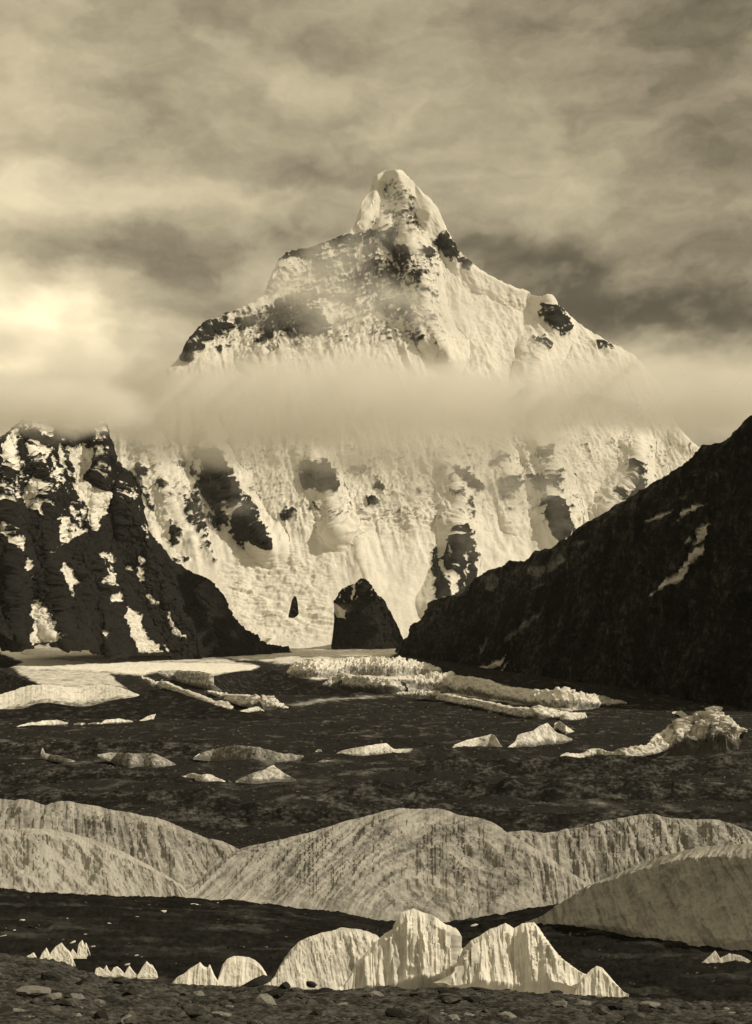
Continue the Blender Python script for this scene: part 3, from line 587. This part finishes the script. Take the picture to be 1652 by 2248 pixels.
# ------------------------------------------------------------------ dark moraine ridge in front of the ice hills
mtop = interp([(-90,1952),(0,1953),(150,1962),(300,1969),(420,1973),(500,1978),(610,1989),(740,2008),(860,2026),(940,2030),(1010,2024),(1100,2010),(1195,1994),(1300,1990),(1760,1990)])
MY0, MY1 = 120.0, 300.0
nu, nt_ = 620, 170
uu = np.linspace(-90, 1745, nu); t = np.linspace(0, 1, nt_)
U = np.repeat(uu[:, None], nt_, 1); V = 2250+(mtop(uu)-2250)[:, None]*t[None]
def MYat(u, v):
    tt = (2250-v)/(2250-mtop(u)); return MY0*(MY1/MY0)**tt
Y = MYat(U, V); P = np.stack([(U-CU)/F*Y, Y, (HV-V)/F*Y], -1); N = normals(P)
P = P+N*(1.1*fbm(P/9, 5, .6)+.5*ridged(P/2.5, 4, .6))[..., None]
B = np.repeat(P[:, -1:], 8, 1).copy(); rr_ = np.linspace(0, 1, 9)[1:]; B[..., 1] += 45*rr_; B[..., 2] -= 26*rr_
o = grid_mesh('moraine_ridge', np.concatenate([P, B], 1), M_MOR, {'rock': np.concatenate([.93+.2*fbm(P/6, 4), np.full(B.shape[:2], .95)], 1)})
tag(o, 'black moraine ridge sloping down behind the foreground ice pinnacles', 'moraine', kind='structure')

# ------------------------------------------------------------------ the pale ice hills
def hill(label, top, bot, u0, u1, Y0, **kw):
    a = dict(rough=.08, crag=2.2, fold=.09, rib=1.2, dirt=.42, dirtvar=.75, k=1.5, px=1.35, sink=2, p=.75); a.update(kw)
    return mound('ice_hill', M_ICE, pchip(top), pchip(bot), u0, u1, Y0=Y0, label=label, cat='ice hill', group='pale ice hills behind the black moraine ridge', **a)
hill('hindmost pale ice hill on the left with a level notched crest', [(-120,1750),(-60,1752),(0,1755),(30,1758),(55,1757),(80,1763),(100,1770),(118,1765),(140,1762),(175,1768),(210,1772),(245,1781),(280,1785),(315,1794),(350,1800),(395,1817),(435,1835),(455,1843),(480,1847),(500,1855),(525,1867),(560,1900),(600,1960)],
     [(-120,1990),(600,1990)], -120, 600, 385, flute=(lambda U, V: 100+25*sstep(0, 500, U), 2.6, 1.0), dirt=.52)
hill('broad central ice hill with a dark combed left flank', [(396,1985),(410,1958),(440,1930),(480,1898),(525,1868),(560,1858),(600,1850),(650,1838),(700,1825),(760,1806),(826,1790),(860,1780),(891,1776),(925,1778),(956,1776),(980,1781),(1001,1790),(1035,1797),(1071,1805),(1090,1814),(1106,1826),(1150,1850),(1200,1882),(1250,1915),(1300,1950),(1345,2000)],
     [(396,2000),(600,2020),(860,2045),(1345,2040)], 396, 1345, 345, flute=(lambda U, V: 42+50*sstep(820, 1200, U), 2.2, 1.1), dirt=.5)
hill('back ice hill on the right with grooved crags', [(1040,1850),(1106,1832),(1150,1828),(1201,1832),(1240,1824),(1276,1820),(1320,1807),(1351,1801),(1390,1795),(1426,1790),(1450,1794),(1476,1800),(1510,1801),(1546,1803),(1575,1803),(1601,1810),(1652,1830),(1760,1850)],
     [(1040,2010),(1760,2010)], 1040, 1760, 370, flute=(lambda U, V: 95+0*U, 2.6, 1.5), dirt=.58)
hill('front left ice hill, smooth and brightest of the hills', [(-120,1828),(0,1824),(60,1822),(95,1822),(130,1826),(160,1832),(220,1851),(275,1875),(310,1893),(350,1915),(385,1936),(410,1956),(422,1978),(432,1995)],
     [(-120,1995),(432,2000)], -120, 432, 315, flute=(lambda U, V: 140-10*sstep(0, 400, U), 2.2, .8), dirt=.2)
hill('dark front ice hill on the right with long vertical white flutes', [(1165,2036),(1176,2029),(1200,2012),(1225,1992),(1250,1975),(1276,1955),(1325,1934),(1376,1914),(1415,1898),(1451,1884),(1495,1873),(1536,1864),(1590,1859),(1652,1856),(1760,1850)],
     [(1165,2036),(1200,2040),(1300,2058),(1400,2075),(1500,2096),(1600,2112),(1652,2120),(1760,2135)], 1165, 1760, lambda u: np.interp(u, [1165,1300,1500,1760], [270,248,221,197]), flute=(lambda U, V: 92+0*U, 1.9, 1.0), dirt=.36, k=1.0, dirtfn=lambda U, V: -.35*sstep(1960, 2080, V)*(gnoise(np.stack([U/26, V/160, U*0], -1)) > .1))  # pale streaks painted into the colour so the shaded flutes show

# ------------------------------------------------------------------ foreground ice pinnacles
def fin(label, top, bot, u0, u1, Y0, name='ice_pinnacle', group='white ice pinnacles in the foreground', **kw):
    a = dict(rough=.05, crag=2.2, rib=1.05, dirt=.32, dirtvar=.7, k=.55, px=1.1, sink=8, p=.8, flute=(93, 1.7, 1.2)); a.update(kw)
    return mound(name, M_PIN, interp(top), interp(bot), u0, u1, Y0=Y0, label=label, cat='ice pinnacle', group=group, **a)
fin('rounded ice dome at the left of the big pinnacles', [(592,2170),(600,2150),(610,2130),(625,2105),(640,2086),(655,2071),(675,2060),(695,2054),(710,2049),(735,2043),(750,2038),(770,2041),(790,2042),(810,2048),(828,2055),(842,2072),(860,2110),(875,2170)], [(592,2178),(875,2178)], 592, 875, 148, flute=(110, 1.2, .5), dirt=.45, k=1.0)
fin('tallest sharp ice pinnacle with a bright left rib', [(752,2172),(765,2148),(785,2112),(805,2092),(826,2068),(845,2052),(862,2040),(872,2018),(880,2006),(895,2000),(908,1996),(925,2004),(950,2011),(965,2022),(976,2031),(990,2036),(1001,2040),(1008,2062),(1014,2078),(1030,2110),(1045,2172)], [(752,2180),(1045,2180)], 752, 1045, 124, dirt=.34)
fin('wide fluted ice fin with several points right of the tallest pinnacle', [(985,2172),(1000,2120),(1018,2082),(1035,2066),(1052,2058),(1064,2049),(1075,2042),(1090,2037),(1110,2028),(1128,2040),(1147,2030),(1172,2027),(1182,2038),(1192,2052),(1210,2078),(1225,2098),(1240,2112),(1258,2124),(1275,2136),(1290,2142),(1310,2160),(1330,2180)], [(985,2180),(1330,2190)], 985, 1330, 119, dirt=.34)
fin('low ice hump at the right end of the pinnacles', [(1262,2180),(1275,2150),(1290,2138),(1300,2128),(1310,2122),(1322,2126),(1335,2140),(1352,2160),(1366,2176),(1378,2184)], [(1262,2190),(1378,2192)], 1262, 1378, 116, flute=(90, .8, .4), dirt=.3)
fin('white ice tooth left of the small flat-topped dome', [(378,2160),(388,2147),(400,2141),(420,2126),(440,2114),(450,2124),(456,2126),(461,2118),(470,2138),(482,2160)], [(378,2166),(482,2166)], 378, 482, 112, dirt=.2, flute=(90, .55, .22))
fin('small flat-topped ice dome left of the rounded dome', [(474,2162),(482,2140),(490,2118),(500,2106),(515,2100),(530,2101),(547,2103),(562,2110),(575,2122),(584,2135),(594,2160)], [(474,2168),(594,2168)], 474, 594, 116, dirt=.2, flute=(90, .8, .22))
def tooth(label, pts, Y0, grp):
    pts = Z('R7', *pts); us = [p[0] for p in pts]
    b = max(p[1] for p in pts)
    return fin(label, pts, [(min(us), b+3), (max(us), b+3)], min(us), max(us), Y0, group=grp, dirt=.12, px=.8, flute=(90, .35, .06), rough=.10, crag=1.5, k=.6, sink=5)
GA = 'cluster of small white ice teeth on the far left'; GB = 'row of tiny ice teeth between the left cluster and the domes'
tooth('low blunt ice tooth, leftmost of its cluster', [100,652,120,632,150,615,160,632,170,655], 100, GA)
tooth('thin upright ice tooth second in the left cluster', [168,652,185,620,205,594,213,616,222,655], 102, GA)
tooth('broadest ice tooth in the middle of the left cluster', [205,660,225,615,245,590,272,573,290,595,308,612,318,640,322,660], 98, GA)
tooth('leaning ice tooth with a curled tip, rightmost in the left cluster', [305,625,320,600,345,580,362,558,378,568,382,590,372,605,340,625], 104, GA)
tooth('small ice crumb at the foot of the left cluster', [280,665,300,645,318,636,326,655,322,665], 94, GA)
tooth('tiny double-pointed ice tooth at the left end of the row', [418,702,422,685,440,680,455,690,468,670,478,690,490,705], 92, GB)
tooth('low rounded ice tooth second in the row', [485,705,500,682,515,676,530,688,548,708], 92, GB)
tooth('small pointed ice tooth third in the row', [545,712,560,685,570,674,580,688,600,712], 92, GB)
tooth('tallest ice tooth at the right end of the row', [605,715,625,680,645,654,660,668,672,672,688,698,690,715], 92, GB)

# right hand little cones along the foot of the dark ice hill
for lab, pts in (('small pale ice cone below the dark fluted hill', [1430,660,1465,630,1488,606,1502,625,1520,662]), ('low ice ledge right of the small pale cone', [1510,640,1550,620,1600,628,1640,650,1660,660])):
    pp = Z('R8', *pts); us = [p[0] for p in pp]; b = max(p[1] for p in pp)
    fin(lab, pp, [(min(us), b+2), (max(us), b+2)], min(us), max(us), float(MYat(np.mean(us), b))-3, group='small ice cones under the dark hill', dirt=.7, px=.8, flute=(90, .4, .06), crag=1.5, sink=5)

# scattered ice fragments on the black ridge
def lump(seed, sub=2, flat=.6, jag=.3):
    import bmesh
    bm = bmesh.new(); bmesh.ops.create_icosphere(bm, subdivisions=sub, radius=1.0)
    co = np.array([v.co[:] for v in bm.verts])
    n = fbm(co*.9+seed*3.7, 3)
    co = co*(1+jag*n*1.6+jag*.4*np.sign(gnoise(co*1.9+seed))*.2)[:, None]
    for ax in range(10):                       # a few broken flat faces
        d = np.random.default_rng(seed*7+ax).normal(size=3); d /= np.linalg.norm(d)
        s = co@d; cut = .46+.03*ax; co = co-np.outer(np.clip(s-cut, 0, None), d)
    co[:, 2] *= flat
    f = [[v.index for v in fc.verts] for fc in bm.faces]; bm.free()
    return co, f
LUMPS = [lump(i) for i in range(10)]
LOW = [lump(i+40, 1, .75, .45) for i in range(8)]
def lump_mesh(name, k, mat, smooth=False, dirt=.4):
    co, f = LUMPS[k]; me = bpy.data.meshes.new(name); me.from_pydata(co.tolist(), [], f)
    a = me.attributes.new('rock', 'FLOAT', 'POINT'); a.data.foreach_set('value', np.full(len(co), dirt, np.float32))
    me.materials.append(mat); return me
ICEM = [lump_mesh('ice_fragment', k, M_PIN, dirt=.2) for k in range(5)]
frag = Z('R7',60,520,262,428,355,427,415,450,550,468,480,488,600,462,640,445,710,440,820,412,862,408,520,535,600,605,370,540,320,572,400,592,890,625,660,605,100,475,285,470,10,545,600,630,750,680,560,670,930,425,950,400)+Z('R8',430,500,480,498,510,505,950,570,1010,560,1120,572)
big = {4, 10, 8, 26, 27}
for i, (u, v) in enumerate(frag):
    Y = float(MYat(u, v)); p = P_(u, v-1, Y-.6); s = Y/F*(8.5 if i in big else random.uniform(3.5, 6))
    o = bpy.data.objects.new('ice_fragment', ICEM[i % 5]); COL.objects.link(o)
    o.location = p; o.scale = (s*random.uniform(1.2, 2.2), s*1.2, s*random.uniform(.7, 1.1)); o.rotation_euler = (0, random.uniform(-.4, .1), random.uniform(-.5, .5))
    tag(o, 'small white ice fragment lying on the black moraine ridge', 'ice fragment', 'white ice fragments scattered on the black moraine ridge')

# ------------------------------------------------------------------ rubble bank in the foreground
ftop = interp([(-90,2080),(0,2094),(50,2103),(100,2110),(150,2124),(210,2144),(290,2150),(380,2161),(480,2166),(600,2171),(826,2173),(1000,2174),(1120,2180),(1230,2187),(1370,2192),(1500,2202),(1652,2206),(1745,2208)])
nu, nt_ = 520, 130
uu = np.linspace(-90, 1745, nu); t = np.linspace(0, 1, nt_)
U = np.repeat(uu[:, None], nt_, 1); V = 2300+(ftop(uu)-2300)[:, None]*t[None]
FY0, FY1 = 34.0, 66.0
def FYat(u, v):
    tt = (2300-v)/(2300-ftop(u)); return FY0+(FY1-FY0)*tt**1.15
Y = FYat(U, V); P = np.stack([(U-CU)/F*Y, Y, (HV-V)/F*Y], -1); N = normals(P)
P = P+N*(.34*fbm(P/2.2, 5, .6)+.14*ridged(P/.6, 4, .6))[..., None]
B = np.repeat(P[:, -1:], 8, 1).copy(); B[..., 1] += 30*rr_; B[..., 2] -= 24*rr_
o = grid_mesh('rubble_bank', np.concatenate([P, B], 1), M_RUB, {'rock': np.concatenate([.62+.5*fbm(P/1.1, 5, .6), np.full(B.shape[:2], .8)], 1)})
tag(o, 'dark stony bank along the bottom edge', 'ground', kind='structure')
def scatter(name, n, where, sizes, mat, label):
    vv_, ff_, aa_ = [], [], []; b_ = 0
    for i in range(n):
        p, px_ = where(); s = px_*random.choice(sizes)
        co, f = LOW[i % 8]; a = random.uniform(0, 6.28); c, s_ = math.cos(a), math.sin(a)
        R = np.array([[c, -s_, 0], [s_, c, 0], [0, 0, 1]])
        vv_.append((co*np.array([random.uniform(.8, 1.5), 1, random.uniform(.6, 1.1)]))@R.T*s+p); ff_.append(np.array(f)+b_); b_ += len(co); aa_.append(np.full(len(co), random.uniform(.1, 1.1)))
    me = bpy.data.meshes.new(name); me.from_pydata(np.concatenate(vv_).tolist(), [], np.concatenate(ff_).tolist())
    a = me.attributes.new('rock', 'FLOAT', 'POINT'); a.data.foreach_set('value', np.concatenate(aa_).astype(np.float32))
    return tag(link(name, me, mat), label, kind='stuff')
def on_ridge():
    u = random.uniform(-60, 1712); v = mtop(u)+4+(2190-mtop(u))*random.random(); Y = float(MYat(u, v)); return P_(u, float(v), Y-.3), Y/F
scatter('debris', 3500, on_ridge, (1.5, 2, 2.6, 3.4, 4.6), M_STONED, 'loose stones on the black moraine ridge')
FG = floor_P[:, 40:420]
def on_floor():
    i = random.randrange(FG.shape[0]); j = int(FG.shape[1]*random.random()**1.0); p = FG[i, j]; return p, p[1]/F
scatter('debris', 9000, on_floor, (1.5, 2, 2.6, 3.4, 4.5), M_STONED, 'loose stones and rubble lying on the valley floor')
# loose rubble, too many to count
vs_, fs_ = [], []; at_ = []
base = 0
for i in range(5200):
    u = random.uniform(-60, 1712); q_ = random.random()
    v = ftop(u)+2+(2262-ftop(u))*q_**.8
    Y = float(FYat(u, v)); p = P_(u, v, Y); s = Y/F*random.choice((2.5, 3, 3.5, 4, 5, 6.5, 8))
    co, f = LOW[i % 8]; a = random.uniform(0, 6.28); c, s_ = math.cos(a), math.sin(a)
    R = np.array([[c, -s_, 0], [s_, c, 0], [0, 0, 1]])
    co = (co*np.array([random.uniform(.8, 1.4), 1, random.uniform(.7, 1.1)]))@R.T*s+p
    vs_.append(co); fs_.append(np.array(f)+base); base += len(co); at_.append(np.full(len(co), random.uniform(.2, 1.1)))
me = bpy.data.meshes.new('rubble'); me.from_pydata(np.concatenate(vs_).tolist(), [], np.concatenate(fs_).tolist())
a = me.attributes.new('rock', 'FLOAT', 'POINT'); a.data.foreach_set('value', np.concatenate(at_).astype(np.float32))
tag(link('rubble', me, M_STONE), 'loose stones covering the foreground bank', 'rubble', kind='stuff')
# single boulders
SM = [lump_mesh('boulder', k, M_STONE, dirt=.55) for k in range(10)]; SL = [lump_mesh('boulder', k, M_STONEL, dirt=.3) for k in range(10)]; SD = [lump_mesh('boulder', k, M_STONE, dirt=1.1) for k in range(10)]
def boulder(u, v, w, h, kind, k, label, group=None):
    Y = float(FYat(u, min(v+h*.3, 2262))); s = Y/F
    o = bpy.data.objects.new('boulder', {'m': SM, 'l': SL, 'd': SD}[kind][k % 10]); COL.objects.link(o)
    p = P_(u, v, Y-.1); o.location = p; o.scale = (w*.55*s, w*.5*s, h*.72*s); o.rotation_euler = (random.uniform(-.15, .15), random.uniform(-.15, .15), random.uniform(0, .8))
    tag(o, label, 'boulder', group)
NB = [(72,2176,80,40,'l',0,'large pale flat-topped boulder on the stony bank, biggest stone at far left'),(217,2204,40,26,'l',3,'light peaked boulder right of the large flat-topped one'),(150,2205,60,34,'m',1,'rounded grey boulder below the large flat-topped one'),
 (563,2158,78,34,'d',2,'black boulder in front of the small flat-topped ice dome'),(582,2176,44,24,'m',4,'grey boulder just below the black boulder'),(625,2166,36,30,'d',5,'dark upright boulder at the foot of the rounded ice dome'),
 (652,2178,40,24,'m',6,'grey stone right of the dark upright boulder'),(682,2160,30,20,'d',7,'dark round stone against the rounded ice dome'),(376,2183,34,18,'m',8,'grey stone under the white ice tooth'),
 (1058,2173,60,18,'d',0,'flat black boulder at the foot of the wide fluted fin'),(1220,2178,40,14,'d',4,'flat dark stone at the right foot of the fluted fin'),(985,2182,50,26,'d',3,'dark boulder at the foot of the tallest pinnacle'),
 (748,2206,40,14,'l',2,'pale flat stone below the rounded ice dome'),(1500,2222,70,12,'m',9,'long low grey slab on the right end of the bank'),(1400,2230,46,24,'m',5,'grey boulder left of the long low slab'),(305,2190,30,24,'m',7,'knobbly grey boulder below the row of ice teeth'),(828,2184,40,18,'l',6,'pale stone between the dome and the tallest pinnacle')]
for b in NB: boulder(*b)
for i in range(200):
    u = random.uniform(-20, 1672); v = ftop(u)+4+(2244-ftop(u))*random.random(); w = 16+44*random.random()**2.2
    boulder(u, v, w, w*random.uniform(.45, .75), random.choice('mmmdddl'), i, 'dark rough stone strewn among the rubble of the foreground bank', 'rough stones strewn on the foreground bank')
for i in range(60):                              # stones breaking the crest of the black ridge
    u = random.uniform(400, 1160); v = float(mtop(u)); Y = MY1-2; w = random.uniform(5, 12)
    o = bpy.data.objects.new('boulder', SD[i % 10]); COL.objects.link(o); s = Y/F
    o.location = P_(u, v+1, Y); o.scale = (w*.6*s, w*.5*s, w*.4*s); o.rotation_euler = (0, 0, random.uniform(0, 3))
    tag(o, 'small dark stone on the crest of the black moraine ridge', 'boulder', 'dark stones along the crest of the black ridge')

# ------------------------------------------------------------------ cloud bank lying across the great mountain
def cloud_volume(name, bounds, res, blobs, thr, namp, nscale, dens, mat):
    g = bpy.data.node_groups.new(name, 'GeometryNodeTree')
    g.interface.new_socket('Geometry', in_out='INPUT', socket_type='NodeSocketGeometry'); g.interface.new_socket('Geometry', in_out='OUTPUT', socket_type='NodeSocketGeometry')
    go = g.nodes.new('NodeGroupOutput')
    pos = g.nodes.new('GeometryNodeInputPosition').outputs[0]
    wn = noise_(g, vmath(g, 'MULTIPLY', pos, (1, 1, 1.6)), nscale*.8, 7, .68, color=True)
    wp = vmath(g, 'ADD', pos, vmath(g, 'MULTIPLY', vmath(g, 'SUBTRACT', wn, (.5, .5, .5)), ((1/nscale)*.45, (1/nscale)*.9, (1/nscale)*.42)))
    acc = None
    for (u, v, ru, rv, Y, rY, a) in blobs:
        c = P_(u, v, Y); d = vmath(g, 'MULTIPLY', vmath(g, 'SUBTRACT', wp, tuple(c)), (F/ru/Y, 1/rY, F/rv/Y))
        e = math_(g, 'MULTIPLY', math_(g, 'EXPONENT', math_(g, 'MULTIPLY', vmath(g, 'DOT_PRODUCT', d, d), -0.7)), a)
        acc = e if acc is None else math_(g, 'ADD', acc, e)
    n = noise_(g, vmath(g, 'MULTIPLY', wp, (1, 1, 1.5)), nscale*2.4, 8, .66)
    x = math_(g, 'ADD', acc, math_(g, 'MULTIPLY', math_(g, 'SUBTRACT', n, .5), namp))
    x = math_(g, 'MULTIPLY', math_(g, 'MAXIMUM', math_(g, 'SUBTRACT', x, thr), 0.0), dens)
    x = math_(g, 'MINIMUM', x, dens*1.0)
    vc = g.nodes.new('GeometryNodeVolumeCube'); g.links.new(x, vc.inputs['Density'])
    vc.inputs['Min'].default_value = bounds[0]; vc.inputs['Max'].default_value = bounds[1]
    for k, s in zip(('Resolution X', 'Resolution Y', 'Resolution Z'), res): vc.inputs[k].default_value = s
    sm = g.nodes.new('GeometryNodeSetMaterial'); sm.inputs['Material'].default_value = mat
    g.links.new(vc.outputs[0], sm.inputs[0]); g.links.new(sm.outputs[0], go.inputs[0])
    me = bpy.data.meshes.new(name); o = link(name, me, mat)
    md = o.modifiers.new('volume', 'NODES'); md.node_group = g
    return o
def vol_mat(name, col, aniso):
    m = bpy.data.materials.new(name); m.use_nodes = True; t_ = m.node_tree; t_.nodes.clear()
    pv = lin(t_, 'ShaderNodeVolumePrincipled'); pv.inputs['Color'].default_value = col; pv.inputs['Density'].default_value = 1.0; pv.inputs['Anisotropy'].default_value = aniso
    o = lin(t_, 'ShaderNodeOutputMaterial'); t_.links.new(pv.outputs[0], o.inputs['Volume'])
    return m
MV = vol_mat('mist', (.985, .97, .92, 1), .0)
CL = 8950; CR = 420
ct = interp([(-150,690),(60,715),(220,745),(400,792),(500,806),(620,800),(760,792),(850,782),(1000,794),(1200,796),(1350,786),(1500,806),(1800,790)])
cb = interp([(-150,930),(250,962),(400,985),(600,1000),(800,1008),(1000,988),(1150,962),(1300,932),(1500,945),(1800,930)])
rc = random.Random(21); BL = []
for i in range(58):
    u = -120+1920*(i+rc.random())/58; q = rc.random(); a_, b_ = float(ct(u)), float(cb(u)); m_ = 14+24*rc.random()**1.5
    v = a_+m_*.5+(b_-a_-m_*1.4)*q
    BL.append((u, v, rc.uniform(60, 190), m_*1.25, CL+rc.uniform(-350, 350), rc.uniform(240, 380), rc.uniform(.5, 1.0)*(.5 if 1120 < u < 1430 and v > 835 else 1)))
BL += [(200,880,420,46,CL,CR,.42),(620,905,420,50,CL,CR,.5),(1000,895,380,50,CL,CR,.42),(1450,860,340,40,CL,CR,.25),(-60,880,300,70,CL,CR,.5),
      (840,815,110,26,CL,CR,.55),(650,665,130,46,CL,CR,.5),(830,655,170,50,CL,CR,.52),(850,480,110,40,CL,CR,.50),(590,590,110,36,CL,CR,.5),(1000,705,140,36,CL,CR,.36),(700,735,70,22,CL,CR,.34),(1100,740,90,22,CL,CR,.3),(720,555,90,26,CL,CR,.4),
      (700,1060,520,80,CL,CR,.26),(1200,1040,330,90,CL,CR,.32),(1120,1150,150,60,CL,CR,.28),(1000,1000,160,30,CL,CR,.2),(430,985,80,24,CL,300,.45),(640,1018,70,22,CL,300,.5),(900,1020,110,26,CL,300,.5),(1080,985,70,26,CL,300,.45),(300,985,50,20,CL,300,.4),(760,995,60,20,CL,300,.4),(540,1000,40,16,CL,300,.4)]
b0 = (-3100, 7600, 460); b1 = (3100, 10300, 3250)
o = cloud_volume('cloud_bank', (b0, b1), (400, 64, 280), BL, .30, 3.0, 1/800, .0034, MV)
tag(o, 'broad band of soft cloud hiding the middle of the great mountain', 'cloud', kind='stuff')
BL2 = [(40,888,150,34,6500,260,.9),(150,905,110,34,6500,260,1.1),(165,915,40,26,6500,200,.5),(-60,880,150,40,6500,260,1.0),(260,880,90,26,6500,260,.6)]
o = cloud_volume('cloud_wisp', ((-2400, 5900, 950), (-700, 7100, 1500)), (110, 50, 50), BL2, .34, 2.4, 1/450, .009, MV)
tag(o, 'thin mist wrapped around the tops of the dark craggy mountain', 'cloud', kind='stuff')

# ------------------------------------------------------------------ thin valley haze
hv = [(x, y, z) for x in (-9000, 9000) for y in (-200, 19000) for z in (-900, 5400)]
hm = bpy.data.meshes.new('haze'); hm.from_pydata(hv, [], [(0,1,3,2),(4,6,7,5),(0,4,5,1),(2,3,7,6),(0,2,6,4),(1,5,7,3)])
mh = vol_mat('haze', (.96, .95, .90, 1), .0)
mh.node_tree.nodes['Principled Volume'].inputs['Density'].default_value = 2.0e-6
tag(link('haze', hm, mh), kind='stuff')
